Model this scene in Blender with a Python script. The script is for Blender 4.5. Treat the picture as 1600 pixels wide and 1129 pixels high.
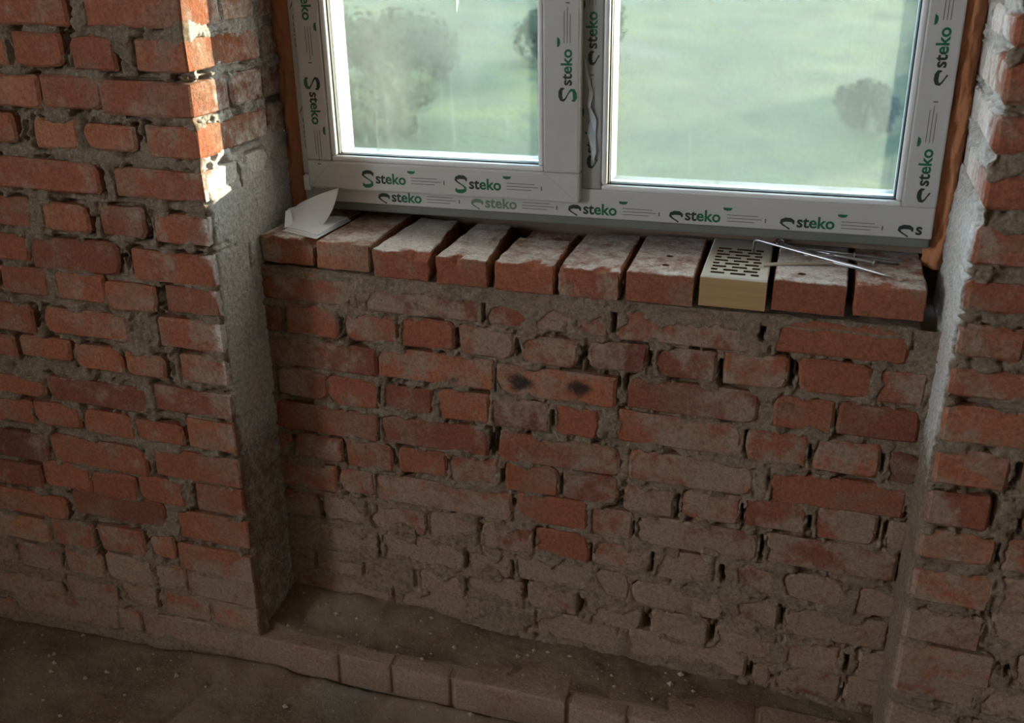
import bpy, bmesh, math, random
import numpy as np
from mathutils import Vector, Matrix

random.seed(7)
RNG = np.random.default_rng(7)
scene = bpy.context.scene
for o in list(bpy.data.objects):
    bpy.data.objects.remove(o)
COL = scene.collection

# ------------------------------------------------------------------ camera
CAM = Vector((1.1159, -1.6019, 0.0981))
YAW, PITCH, ROLL, FPX = -0.30565, -0.40883, -0.00527, 1565.2
fw = Vector((math.sin(YAW) * math.cos(PITCH), math.cos(YAW) * math.cos(PITCH), math.sin(PITCH)))
r0 = Vector((math.cos(YAW), -math.sin(YAW), 0))
u0 = r0.cross(fw)
rt = r0 * math.cos(ROLL) + u0 * math.sin(ROLL)
up = -r0 * math.sin(ROLL) + u0 * math.cos(ROLL)
cd = bpy.data.cameras.new('camera')
cam = bpy.data.objects.new('camera', cd)
COL.objects.link(cam)
cam.matrix_world = Matrix(((rt.x, up.x, -fw.x, CAM.x), (rt.y, up.y, -fw.y, CAM.y), (rt.z, up.z, -fw.z, CAM.z), (0, 0, 0, 1)))
cd.sensor_fit = 'HORIZONTAL'
cd.sensor_width = 36
cd.lens = FPX / 1600 * 36
cd.clip_start = 0.02
cd.clip_end = 600
cd.dof.use_dof = True
cd.dof.focus_distance = 1.95
cd.dof.aperture_fstop = 4.5
scene.camera = cam

# ------------------------------------------------------------------ world, sun, exposure
world = bpy.data.worlds.new('sky')
scene.world = world
world.use_nodes = True
bg = world.node_tree.nodes['Background']
bg.inputs['Color'].default_value = (0.55, 0.76, 1.0, 1)
bg.inputs['Strength'].default_value = 17.0
sd = bpy.data.lights.new('sun', 'SUN')
sun = bpy.data.objects.new('sun', sd)
COL.objects.link(sun)
sd.energy = 38.0
sd.color = (1.0, 0.83, 0.62)
sd.angle = math.radians(0.6)
SUN_DIR = Vector((-0.542, -0.840, -0.150)).normalized()
sun.rotation_euler = SUN_DIR.to_track_quat('-Z', 'Y').to_euler()
sun.location = (6, 10, 3)
# added fill lamp, set in a made-up window opening of the unseen side wall
ad = bpy.data.lights.new('side_fill_lamp', 'AREA')
al = bpy.data.objects.new('side_fill_lamp', ad)
COL.objects.link(al)
ad.shape = 'RECTANGLE'
ad.size, ad.size_y = 1.4, 1.2
ad.energy = 62
ad.color = (1.0, 0.91, 0.80)
al.location = (-2.23, -2.65, 0.30)
al.rotation_euler = (math.radians(90), 0, math.radians(-90))
scene.view_settings.view_transform = 'Standard'
scene.view_settings.look = 'None'
scene.view_settings.exposure = 0.0
scene.view_settings.gamma = 1.0
scene.view_settings.use_curve_mapping = False

# ------------------------------------------------------------------ node helpers
class NB:
    def __init__(s, name):
        s.m = bpy.data.materials.new(name)
        s.m.use_nodes = True
        s.t = s.m.node_tree
        s.t.nodes.clear()
        s.out = s.t.nodes.new('ShaderNodeOutputMaterial')
    def n(s, kind, **kw):
        nd = s.t.nodes.new(kind)
        for k, v in kw.items():
            setattr(nd, k, v)
        return nd
    def put(s, sock, v):
        if isinstance(v, bpy.types.NodeSocket):
            s.t.links.new(v, sock)
        elif v is not None:
            if sock.type == 'RGBA' and not hasattr(v, '__len__'):
                v = (v, v, v, 1)
            elif sock.type == 'RGBA' and len(v) == 3:
                v = (*v, 1)
            sock.default_value = v
    def pos(s):
        return s.n('ShaderNodeNewGeometry').outputs['Position']
    def noise(s, scale, detail=4, rough=0.6, vec=None, dist=0.0):
        nd = s.n('ShaderNodeTexNoise')
        s.put(nd.inputs['Vector'], vec if vec is not None else s.pos())
        nd.inputs['Scale'].default_value = scale
        nd.inputs['Detail'].default_value = detail
        nd.inputs['Roughness'].default_value = rough
        nd.inputs['Distortion'].default_value = dist
        return nd.outputs['Fac']
    def math(s, op, a, b=None, c=None, clamp=False):
        nd = s.n('ShaderNodeMath', operation=op, use_clamp=clamp)
        for i, v in enumerate((a, b, c)):
            if v is not None:
                s.put(nd.inputs[i], v)
        return nd.outputs[0]
    def step(s, v, lo, hi, a=0.0, b=1.0):
        nd = s.n('ShaderNodeMapRange', interpolation_type='SMOOTHSTEP')
        s.put(nd.inputs['Value'], v)
        for k, x in (('From Min', lo), ('From Max', hi), ('To Min', a), ('To Max', b)):
            s.put(nd.inputs[k], x)
        return nd.outputs['Result']
    def mix(s, f, a, b, mode='MIX'):
        nd = s.n('ShaderNodeMix', data_type='RGBA', blend_type=mode)
        s.put(nd.inputs['Factor'], f)
        s.put(nd.inputs[6], a)
        s.put(nd.inputs[7], b)
        return nd.outputs[2]
    def ramp(s, f, stops):
        nd = s.n('ShaderNodeValToRGB')
        e = nd.color_ramp.elements
        while len(e) < len(stops):
            e.new(0.5)
        for el, (p, c) in zip(e, stops):
            el.position = p
            el.color = (*c, 1)
        s.put(nd.inputs[0], f)
        return nd.outputs[0]
    def attr(s, name):
        nd = s.n('ShaderNodeAttribute', attribute_name=name)
        sep = s.n('ShaderNodeSeparateColor')
        s.t.links.new(nd.outputs['Color'], sep.inputs[0])
        return sep.outputs[0], sep.outputs[1], sep.outputs[2], nd.outputs['Alpha']
    def bump(s, h, strength, dist=0.01, normal=None):
        nd = s.n('ShaderNodeBump')
        nd.inputs['Strength'].default_value = strength
        nd.inputs['Distance'].default_value = dist
        s.put(nd.inputs['Height'], h)
        if normal is not None:
            s.t.links.new(normal, nd.inputs['Normal'])
        return nd.outputs['Normal']
    def scaled(s, v):
        nd = s.n('ShaderNodeVectorMath', operation='MULTIPLY')
        s.put(nd.inputs[0], s.pos())
        nd.inputs[1].default_value = v
        return nd.outputs[0]
    def principled(s, color, rough=0.9, normal=None, metal=0.0, spec=0.3, **kw):
        p = s.n('ShaderNodeBsdfPrincipled')
        s.put(p.inputs['Base Color'], color)
        s.put(p.inputs['Roughness'], rough)
        s.put(p.inputs['Metallic'], metal)
        p.inputs['Specular IOR Level'].default_value = spec
        for k, v in kw.items():
            s.put(p.inputs[k], v)
        if normal is not None:
            s.t.links.new(normal, p.inputs['Normal'])
        s.t.links.new(p.outputs[0], s.out.inputs[0])
        return s.m

WASH_SKYLIGHT = (0.76, 0.75, 0.72)  # pale coat: whitewash and dust, with skylight painted in
MORT = (0.255, 0.215, 0.165)

SOOT = [(0.575, -0.745, 0.034, 0.024), (0.700, -0.742, 0.032, 0.022), (0.430, -0.760, 0.026, 0.012), (0.33, -0.735, 0.024, 0.008), (0.365, -0.600, 0.022, 0.016), (0.395, -0.625, 0.026, 0.014), (0.46, -0.920, 0.030, 0.012), (1.10, -0.725, 0.024, 0.014)]
def soot_mask(b):
    # smoke and damp stains on the low wall
    m = None
    for (x, z, rx, rz) in SOOT:
        sb = b.n('ShaderNodeVectorMath', operation='SUBTRACT')
        b.put(sb.inputs[0], b.pos()); sb.inputs[1].default_value = (x, 0.158, z)
        ml = b.n('ShaderNodeVectorMath', operation='MULTIPLY')
        b.t.links.new(sb.outputs[0], ml.inputs[0]); ml.inputs[1].default_value = (1 / rx, 8, 1 / rz)
        ln = b.n('ShaderNodeVectorMath', operation='LENGTH')
        b.t.links.new(ml.outputs[0], ln.inputs[0])
        v = b.step(ln.outputs['Value'], 0.2, 1.5, 0.95 if rz > .02 else 0.55, 0.0)
        m = v if m is None else b.math('MAXIMUM', m, v)
    return m
def brick_material():
    b = NB('fired_brick')
    tint, dust, soot, wash_skylight = b.attr('data')
    col = b.ramp(tint, [(0.0, (0.145, 0.055, 0.036)), (0.3, (0.240, 0.085, 0.050)), (0.6, (0.325, 0.120, 0.064)), (0.85, (0.385, 0.170, 0.095)), (1.0, (0.370, 0.215, 0.135))])
    n1 = b.noise(22, 5, 0.65)
    col = b.mix(b.step(n1, 0.35, 0.75, 0.0, 0.55), col, b.mix(0.55, col, (0.16, 0.06, 0.04)))
    n2 = b.noise(9, 4, 0.6)
    col = b.mix(b.step(n2, 0.46, 0.68, 0.0, 0.62), col, (0.240, 0.160, 0.112))
    sp = b.noise(260, 2, 0.5)
    col = b.mix(b.step(sp, 0.62, 0.75, 0.0, 0.35), col, (0.33, 0.25, 0.19))
    dn = b.noise(13, 6, 0.68)
    dm = b.step(b.math('ADD', dust, b.math('MULTIPLY', b.math('SUBTRACT', dn, 0.5), 2.0)), 0.34, 0.72)
    col = b.mix(b.math('MULTIPLY', dm, 0.88), col, b.mix(b.noise(70, 3), (0.245, 0.168, 0.122), (0.345, 0.255, 0.192)))
    wm = b.step(b.math('ADD', wash_skylight, b.math('MULTIPLY', b.math('SUBTRACT', b.noise(30, 6, 0.7), 0.5), 0.9)), 0.35, 0.75)
    col = b.mix(b.math('MULTIPLY', wm, 0.8), col, WASH_SKYLIGHT)
    sm = b.step(b.math('ADD', soot_mask(b), b.math('MULTIPLY', b.math('SUBTRACT', b.noise(38, 5, .7), 0.5), 1.5)), 0.30, 0.95)
    col = b.mix(b.math('MULTIPLY', sm, 0.9), col, (0.022, 0.022, 0.022))
    col = b.mix(1.0, col, b.ramp(b.noise(150, 5, 0.75), [(0.3, (.62, .60, .58)), (0.5, (1, 1, 1)), (0.72, (1.35, 1.33, 1.3))]), 'MULTIPLY')
    nm = b.bump(b.noise(75, 6, 0.7), 0.7, 0.006)
    nm = b.bump(b.noise(420, 2, 0.6), 0.3, 0.0015, nm)
    return b.principled(col, 0.95, nm, spec=0.15)

def mortar_material():
    b = NB('lime_mortar')
    tint, dust, soot, wash_skylight = b.attr('data')
    col = b.mix(b.step(b.noise(18, 5, 0.65), 0.3, 0.7), (0.170, 0.122, 0.084), (0.265, 0.208, 0.150))
    col = b.mix(b.step(b.noise(170, 3, 0.6), 0.45, 0.75, 0, 0.6), col, (0.40, 0.36, 0.30))
    col = b.mix(b.math('MULTIPLY', b.step(dust, 0.1, 0.8), 0.75), col, b.mix(b.noise(60, 3), (0.240, 0.165, 0.118), (0.335, 0.25, 0.186)))
    wm = b.step(b.math('ADD', wash_skylight, b.math('MULTIPLY', b.math('SUBTRACT', b.noise(30, 6, 0.7), 0.5), 0.7)), 0.25, 0.7)
    col = b.mix(b.math('MULTIPLY', wm, 0.9), col, b.mix(b.noise(40, 5), WASH_SKYLIGHT, (0.58, 0.56, 0.52)))
    sm = b.step(b.math('ADD', soot_mask(b), b.math('MULTIPLY', b.math('SUBTRACT', b.noise(38, 5, .7), 0.5), 1.5)), 0.30, 0.95)
    col = b.mix(b.math('MULTIPLY', sm, 0.85), col, (0.03, 0.03, 0.028))
    col = b.mix(1.0, col, b.ramp(b.noise(120, 6, 0.78), [(0.3, (.55, .53, .5)), (0.5, (1, 1, 1)), (0.72, (1.4, 1.38, 1.35))]), 'MULTIPLY')
    nm = b.bump(b.noise(130, 6, 0.75), 0.9, 0.007)
    return b.principled(col, 0.97, nm, spec=0.1)

def plain(name, c, rough=0.8, metal=0.0, spec=0.3, bump=0.0, bscale=80, var=0.0):
    b = NB(name)
    col = c
    if var:
        col = b.mix(b.noise(bscale * 0.3, 5, 0.65), tuple(x * (1 - var) for x in c), tuple(min(1, x * (1 + var)) for x in c))
    nm = b.bump(b.noise(bscale, 5, 0.65), bump, 0.004) if bump else None
    return b.principled(col, rough, nm, metal, spec)

M = {}
M['brick'] = brick_material()
M['mortar'] = mortar_material()
M['ledge_mortar'] = plain('ledge_mortar', (0.25, 0.18, 0.12), 0.95, bump=0.4, var=.2)
M['core'] = plain('wall_core_mortar', (0.20, 0.15, 0.11), 0.95, bump=0.3)
M['render'] = plain('grey_cement_render', (0.36, 0.30, 0.24), 0.95, bump=0.3, bscale=30, var=0.2)
M['ceiling'] = plain('concrete_ceiling', (0.42, 0.38, 0.33), 0.95, bump=0.2, bscale=20, var=0.1)
M['plastic'] = plain('white_window_plastic', (0.62, 0.63, 0.63), 0.32, spec=0.5)
M['film'] = plain('protective_film', (0.43, 0.42, 0.40), 0.38, spec=0.5, bump=0.05, bscale=200, var=0.05)
M['shaded_film'] = plain('shade_toned_film', (0.30, 0.30, 0.285), 0.5, spec=0.4, var=0.15)  # film with the mullion's shade put into its colour
M['subsill'] = plain('grey_support_profile', (0.13, 0.135, 0.12), 0.6, var=0.25)
M['rebate'] = plain('weathered_white_plastic', (0.42, 0.43, 0.42), 0.5, var=.15)
M['outer_ledge'] = plain('dimmed_outer_profile', (0.10, 0.10, 0.09), 0.8, var=.3)  # darker copy of the rebate plastic, dims its sunlit bottom strip by colour
M['gasket'] = plain('black_rubber', (0.018, 0.022, 0.022), 0.6)
M['spacer'] = plain('aluminium_spacer', (0.45, 0.50, 0.50), 0.45, metal=0.4)
M['ink_green'] = plain('green_ink', (0.010, 0.115, 0.055), 0.5)
M['ink_dark'] = plain('dark_green_ink', (0.020, 0.034, 0.030), 0.5)
M['ink_grey'] = plain('grey_ink', (0.11, 0.105, 0.10), 0.5)
M['ink_faded'] = plain('faded_green_ink', (0.13, 0.19, 0.13), 0.6)
M['paper'] = plain('white_paper', (0.84, 0.87, 0.93), 0.85, bump=0.05, bscale=150)
M['steel'] = plain('galvanised_steel', (0.52, 0.54, 0.56), 0.36, metal=0.9, bump=0.05)
M['dark_steel'] = plain('dark_steel', (0.20, 0.20, 0.21), 0.42, metal=0.85)
M['rusty'] = plain('dusty_steel_bar', (0.36, 0.30, 0.24), 0.6, metal=0.5, var=0.2)
M['foam'] = plain('polyurethane_foam', (0.40, 0.170, 0.080), 0.85, bump=0.7, bscale=60, var=0.3)
M['bark'] = plain('dark_bark', (0.010, 0.009, 0.007), 0.95)
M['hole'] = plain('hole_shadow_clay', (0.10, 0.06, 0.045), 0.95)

# ------------------------------------------------------------------ object helpers
def link(o, parent=None):
    COL.objects.link(o)
    if parent is not None:
        o.parent = parent
    return o
def mesh_obj(name, verts, faces, mat, parent=None, smooth=False, origin=(0, 0, 0)):
    me = bpy.data.meshes.new(name)
    ox, oy, oz = origin
    me.from_pydata([(v[0] - ox, v[1] - oy, v[2] - oz) for v in verts], [], faces)
    me.materials.append(mat)
    if smooth:
        me.polygons.foreach_set('use_smooth', [True] * len(me.polygons))
    me.update()
    o = bpy.data.objects.new(name, me)
    if parent is None:
        o.location = origin
    return link(o, parent)
def empty(name, loc=(0, 0, 0)):
    o = bpy.data.objects.new(name, None)
    o.location = loc
    return link(o)
def tag(o, label=None, cat=None, group=None, kind=None):
    if label: o['label'] = label
    if cat: o['category'] = cat
    if group: o['group'] = group
    if kind: o['kind'] = kind
    return o
def bm_obj(name, bm, mat, parent=None, origin=(0, 0, 0), smooth=False):
    bmesh.ops.translate(bm, vec=-Vector(origin), verts=bm.verts)
    me = bpy.data.meshes.new(name)
    bm.to_mesh(me)
    bm.free()
    for m in (mat if isinstance(mat, (list, tuple)) else [mat]):
        me.materials.append(m)
    if smooth:
        me.polygons.foreach_set('use_smooth', [True] * len(me.polygons))
    o = bpy.data.objects.new(name, me)
    if parent is None:
        o.location = origin
    return link(o, parent)
def bm_box(bm, x0, x1, y0, y1, z0, z1, bevel=0.0, segs=1):
    r = bmesh.ops.create_cube(bm, size=1.0)
    vs = r['verts']
    for v in vs:
        v.co = Vector(((x0 + x1) / 2 + v.co.x * (x1 - x0), (y0 + y1) / 2 + v.co.y * (y1 - y0), (z0 + z1) / 2 + v.co.z * (z1 - z0)))
    if bevel:
        es = list({e for v in vs for e in v.link_edges})
        bmesh.ops.bevel(bm, geom=es, offset=bevel, segments=segs, affect='EDGES', profile=0.5)
    return bm
def box(name, x0, x1, y0, y1, z0, z1, mat, parent=None, bevel=0.0, origin=(0, 0, 0), segs=1):
    return bm_obj(name, bm_box(bmesh.new(), x0, x1, y0, y1, z0, z1, bevel, segs), mat, parent, origin)
def set_data(me, arr):
    a = me.attributes.new('data', 'FLOAT_COLOR', 'POINT')
    a.data.foreach_set('color', np.asarray(arr, np.float32).ravel())
def grid_obj(name, V, mat, parent=None, data=None, smooth=True):
    """V: (rows, cols, 3) array of points"""
    nr, nc = V.shape[:2]
    me = bpy.data.meshes.new(name)
    me.vertices.add(nr * nc)
    me.vertices.foreach_set('co', V.astype(np.float32).ravel())
    i = (np.arange(nr - 1)[:, None] * nc + np.arange(nc - 1)[None, :]).ravel()
    q = np.stack([i, i + 1, i + nc + 1, i + nc], 1).astype(np.int32)
    me.loops.add(q.size)
    me.loops.foreach_set('vertex_index', q.ravel())
    me.polygons.add(len(q))
    me.polygons.foreach_set('loop_start', np.arange(0, q.size, 4, dtype=np.int32))
    me.update(calc_edges=True)
    me.validate()
    if smooth:
        me.polygons.foreach_set('use_smooth', np.ones(len(q), bool))
    if data is not None:
        set_data(me, data)
    me.materials.append(mat)
    return link(bpy.data.objects.new(name, me), parent)

# numpy value noise
def _hash(i, j, seed):
    n = (i.astype(np.int64) * 374761393 + j.astype(np.int64) * 668265263 + seed * 982451653) & 0x7fffffff
    n = ((n ^ (n >> 13)) * 1274126177) & 0x7fffffff
    return ((n ^ (n >> 16)) & 0xffff) / 65535.0
def vnoise(x, y, seed=0):
    x = np.asarray(x, float); y = np.asarray(y, float)
    i = np.floor(x); j = np.floor(y)
    fx = x - i; fy = y - j
    fx = fx * fx * (3 - 2 * fx); fy = fy * fy * (3 - 2 * fy)
    a = _hash(i, j, seed); b = _hash(i + 1, j, seed); c = _hash(i, j + 1, seed); d = _hash(i + 1, j + 1, seed)
    return (a * (1 - fx) + b * fx) * (1 - fy) + (c * (1 - fx) + d * fx) * fy
def fbm(x, y, scale, octaves=4, seed=0, gain=0.55):
    t = 0; amp = 1; tot = 0
    for k in range(octaves):
        t = t + amp * vnoise(np.asarray(x) * scale, np.asarray(y) * scale, seed + 17 * k)
        tot += amp; amp *= gain; scale *= 2.03
    return t / tot
def sstep(v, a, b):
    t = np.clip((np.asarray(v, float) - a) / (b - a), 0, 1)
    return t * t * (3 - 2 * t)

# ------------------------------------------------------------------ layout (metres)
XR = 1.348          # right edge of the niche, left edge is x = 0
YP = 0.158          # face of the low wall under the window
FLOOR = -1.50
def surf_left(s, z):
    s = np.asarray(s, float)
    t = sstep(s, -0.007, 0.007)
    nx, ny = t, -(1 - t)
    l = np.sqrt(nx * nx + ny * ny)
    return np.minimum(s, 0), np.maximum(s, 0), nx / l, ny / l
def surf_right(s, z):
    s = np.asarray(s, float)
    t = sstep(s, -0.007, 0.007)
    nx, ny = -(1 - t), -t
    l = np.sqrt(nx * nx + ny * ny)
    return XR + np.maximum(s, 0), np.maximum(-s, 0), nx / l, ny / l
def surf_parapet(s, z):
    s = np.asarray(s, float)
    return s, np.full_like(s, YP), np.zeros_like(s), -np.ones_like(s)

def fields_parapet(s, z):
    dust = 0.38 + 0.42 * sstep(-z, 0.93, 1.20) * (1 - 0.55 * sstep(s, 0.85, 1.2)) + 0.25 * sstep(fbm(s, z, 5, 3, 5), 0.5, 0.75)
    dust = dust + 0.18 * sstep(s, 0.75, 0.95) * sstep(-z, 0.75, 0.9)
    soot = np.zeros_like(s)
    cover = 0.05 * np.ones_like(s) + 0.30 * sstep(z, -0.65, -0.575) * (1 - 0.8 * sstep(s, 1.0, 1.06)) * sstep(s, 0.1, 0.3) + 0.20 * sstep(-z, 0.95, 1.15) * (1 - 0.7 * sstep(s, 0.9, 1.2)) * sstep(fbm(s, z, 4, 3, 9), 0.35, 0.6)
    wash_skylight = 0.10 * sstep(z, -0.64, -0.56)
    return dust, soot, wash_skylight, cover
def fields_left(s, z):
    rev = sstep(s, 0.004, 0.02)
    front_dust = 0.25 + 0.42 * sstep(-z, 1.08, 1.36) + 0.2 * sstep(fbm(s, z, 4, 3, 21), 0.5, 0.7)
    w = sstep(-z, 0.26, 0.40) * (1 - 0.75 * sstep(-z, 0.62, 1.0))
    dust = front_dust * (1 - rev) + rev * (0.15 + 0.65 * sstep(-z, 0.52, 0.78))
    wash_skylight = rev * (w * 0.75 + 0.52 * (1 - .6 * sstep(-z, .7, 1.0)))  # left reveal: some whitewash, mostly window light painted into the colour
    cover = 0.03 + rev * (0.02 + 0.62 * sstep(-z, 0.30, 0.42)) + (1 - rev) * 0.12 * sstep(-z, 1.15, 1.35)
    return dust, np.zeros_like(s), wash_skylight, cover
def fields_right(s, z):
    rev = 1 - sstep(s, -0.02, -0.004)
    front = 0.30 + 0.34 * sstep(-z, 0.8, 1.0) + 0.2 * sstep(fbm(s, z, 5, 3, 31), 0.5, 0.7)
    dust = front * (1 - rev) + rev * (0.05 + 0.75 * sstep(-z, 0.62, 0.9))
    wash_skylight = rev * (0.78 + 0.17 * sstep(-z, 0.25, 0.35)) * (1 - 0.8 * sstep(-z, 0.58, 0.85))
    cover = 0.04 + rev * (0.04 + 0.60 * sstep(-z, 0.26, 0.42)) + (1 - rev) * 0.10 * sstep(-z, 0.9, 1.0)
    return dust, np.zeros_like(s), wash_skylight, cover

def mortar_sheet(name, surf, fields, s0, s1, z0, z1, step, rects, gaps, seed, parent=None, level=-0.0085):
    ns = int((s1 - s0) / step) + 1
    nz = int((z1 - z0) / step) + 1
    S, Z = np.meshgrid(np.linspace(s0, s1, ns), np.linspace(z0, z1, nz))
    D = np.full(S.shape, 0.05)
    for (a, b, c, d) in rects:
        i0 = max(0, int((a - 0.05 - s0) / step)); i1 = min(ns, int((b + 0.05 - s0) / step) + 2)
        j0 = max(0, int((c - 0.05 - z0) / step)); j1 = min(nz, int((d + 0.05 - z0) / step) + 2)
        if i1 <= i0 or j1 <= j0:
            continue
        ss = S[j0:j1, i0:i1]; zz = Z[j0:j1, i0:i1]
        dd = np.maximum(np.abs(ss - (a + b) / 2) - (b - a) / 2, np.abs(zz - (c + d) / 2) - (d - c) / 2)
        D[j0:j1, i0:i1] = np.minimum(D[j0:j1, i0:i1], dd)
    dust, soot, wash_skylight, cover = fields(S, Z)
    lo = fbm(S, Z, 28, 4, seed)
    hi = fbm(S, Z, 110, 3, seed + 50)
    joint = level + 0.016 * (lo - 0.45) + 0.008 * (hi - 0.5)
    # mortar squeezed out over the brick edges
    sm = fbm(S, Z, 20, 5, seed + 90, 0.62) + cover - 0.55 * np.clip(-D / 0.03, 0, 1.15) * np.clip(1.25 - 2.3 * cover, 0.05, 1.2)
    over = sstep(sm, 0.47, 0.60)
    H = np.where(D > 0, joint, np.minimum(joint, -0.008))
    H = H * (1 - over) + (0.0030 + 0.0045 * sstep(cover, 0.3, 0.45) + 0.006 * (hi - 0.5) + 0.003 * (lo - .5)) * over
    # crevices where mortar has shrunk away from the brick
    cr = (1 - sstep(np.abs(D - 0.0025), 0.002, 0.0045)) * sstep(fbm(S, Z, 16, 3, seed + 140), 0.48, 0.56) * (1 - 0.75 * over)
    H = H - 0.026 * cr
    for (a, b, c, d) in gaps:
        i0 = max(0, int((a - s0) / step)); i1 = min(ns, int((b - s0) / step) + 2)
        j0 = max(0, int((c - z0) / step)); j1 = min(nz, int((d - z0) / step) + 2)
        if i1 <= i0 or j1 <= j0:
            continue
        ss = S[j0:j1, i0:i1]; zz = Z[j0:j1, i0:i1]
        wob = 0.004 * (vnoise(zz * 90, ss * 20, seed) - 0.5)
        m = ((ss + wob > a) & (ss + wob < b) & (zz > c) & (zz < d))
        H[j0:j1, i0:i1] = np.where(m, -0.042, H[j0:j1, i0:i1])
    x, y, nx, ny = surf(S, Z)
    V = np.stack([x + nx * H, y + ny * H, Z], -1)
    data = np.stack([0.5 + 0 * S, dust, soot, wash_skylight], -1).reshape(-1, 4)
    return grid_obj(name, V, M['mortar'], parent, data)

def brick_data(me, surf, fields, sz, tint, clean=0.0):
    s = np.array([p[0] for p in sz]); z = np.array([p[1] for p in sz])
    d, so, w, c = fields(s, z)
    set_data(me, np.stack([np.full(len(s), tint), d - clean, so, w], -1))

def face_brick(parent, surf, fields, s0, s1, z0, z1, tint, out, clean=0.0):
    """one brick seen on its face: worn outline, rounded arris, buried back"""
    w, h = s1 - s0, z1 - z0
    rad = [min(0.40 * h, 0.45 * w, random.choice((0.004, 0.006, 0.009, 0.013, 0.022))) for _ in range(4)]
    pts = []
    cs = [(s0, z0, 180), (s1, z0, 270), (s1, z1, 0), (s0, z1, 90)]
    for (cx, cz, a0), r in zip(cs, rad):
        ox = cx + r * (1 if cx == s0 else -1); oz = cz + r * (1 if cz == z0 else -1)
        for a in (5, 45, 85):
            t = math.radians(a0 + a)
            pts.append((ox + r * math.cos(t), oz + r * math.sin(t)))
        k = 2 if w > 0.17 else 1
        if a0 in (270, 90):
            k = 0 if h < 0.05 else 1
        nxt = {180: (s1, z0), 270: (s1, z1), 0: (s0, z1), 90: (s0, z0)}[a0]
        for q in range(k):
            f = (q + 1) / (k + 1) + random.uniform(-.1, .1)
            pts.append((cx + (nxt[0] - cx) * f, cz + (nxt[1] - cz) * f))
    pts = [(a + random.uniform(-.0018, .0018), b + random.uniform(-.0018, .0018)) for a, b in pts]
    n = len(pts)
    sc, zc = (s0 + s1) / 2, (z0 + z1) / 2
    tx, tz = random.uniform(-.012, .012), random.uniform(-.03, .03)
    V, SZ = [], []
    for ring in range(3):
        for (a, b) in pts:
            if ring == 0:
                k = 1 - 0.0045 / max(abs(a - sc), abs(b - zc), .02)
                a2, b2 = sc + (a - sc) * (1 - 0.006 / w * 2), zc + (b - zc) * (1 - 0.0045 / h * 2)
                hh = out + (a - sc) * tx + (b - zc) * tz + random.uniform(-.0006, .0006)
            elif ring == 1:
                a2, b2 = a, b
                hh = out + (a - sc) * tx + (b - zc) * tz - 0.0045
            else:
                a2, b2, hh = a, b, -0.05
            x, y, nx, ny = surf(np.array(a2), np.array(b2))
            sgn = 1.0
            V.append((float(x + nx * hh), float(y + ny * hh), b2))
            SZ.append((a2, b2))
    F = [tuple(range(n))]
    for r in range(2):
        for i in range(n):
            j = (i + 1) % n
            F.append((r * n + i, (r + 1) * n + i, (r + 1) * n + j, r * n + j))
    o = mesh_obj('brick', V, F, M['brick'], parent)
    brick_data(o.data, surf, fields, SZ, tint, clean)
    return o

def corner_brick(parent, surf, fields, x0, x1, y0, y1, z0, z1, tint, flip, bev=0.0035):
    bm = bm_box(bmesh.new(), x0, x1, y0, y1, z0, z1)
    es = [e for e in bm.edges if abs(e.verts[0].co.x - e.verts[1].co.x) > .05]
    bmesh.ops.subdivide_edges(bm, edges=es, cuts=2, use_grid_fill=True)
    bmesh.ops.bevel(bm, geom=[e for e in bm.edges if e.calc_face_angle(0) > 1], offset=bev, segments=1, affect='EDGES', profile=.5)
    for v in bm.verts:
        v.co += Vector((random.uniform(-.0014, .0014), random.uniform(-.0014, .0014), random.uniform(-.0018, .0018)))
    SZ = []
    for v in bm.verts:
        if flip:
            s = v.co.x - XR if v.co.y < 0.006 and v.co.x > XR + .001 else -max(v.co.y, 0.012)
        else:
            s = v.co.x if v.co.y < 0.006 and v.co.x < -.001 else max(v.co.y, 0.012)
        SZ.append((s, v.co.z))
    o = bm_obj('brick', bm, M['brick'], parent)
    brick_data(o.data, surf, fields, SZ, tint)
    return o

def make_gaps(rects_by_row, prob):
    g = []
    for row in rects_by_row:
        row = sorted(row)
        for a, b in zip(row, row[1:]):
            j = b[0] - a[1]
            if random.random() < prob and 0.003 < j < 0.04:
                h0, h1 = max(a[2], b[2]), min(a[3], b[3])
                if h1 - h0 < 0.03:
                    continue
                c = (a[1] + b[0]) / 2 + random.uniform(-.003, .003)
                w = min(max(j * 0.5, 0.0045), 0.0085)
                lo = h0 + (h1 - h0) * random.uniform(0, .3)
                hi = h1 - (h1 - h0) * random.uniform(0, .25)
                g.append((c - w / 2, c + w / 2, lo, hi))
    return g
def tint():
    return min(1, max(0, random.gauss(0.50, 0.19)))

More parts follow.
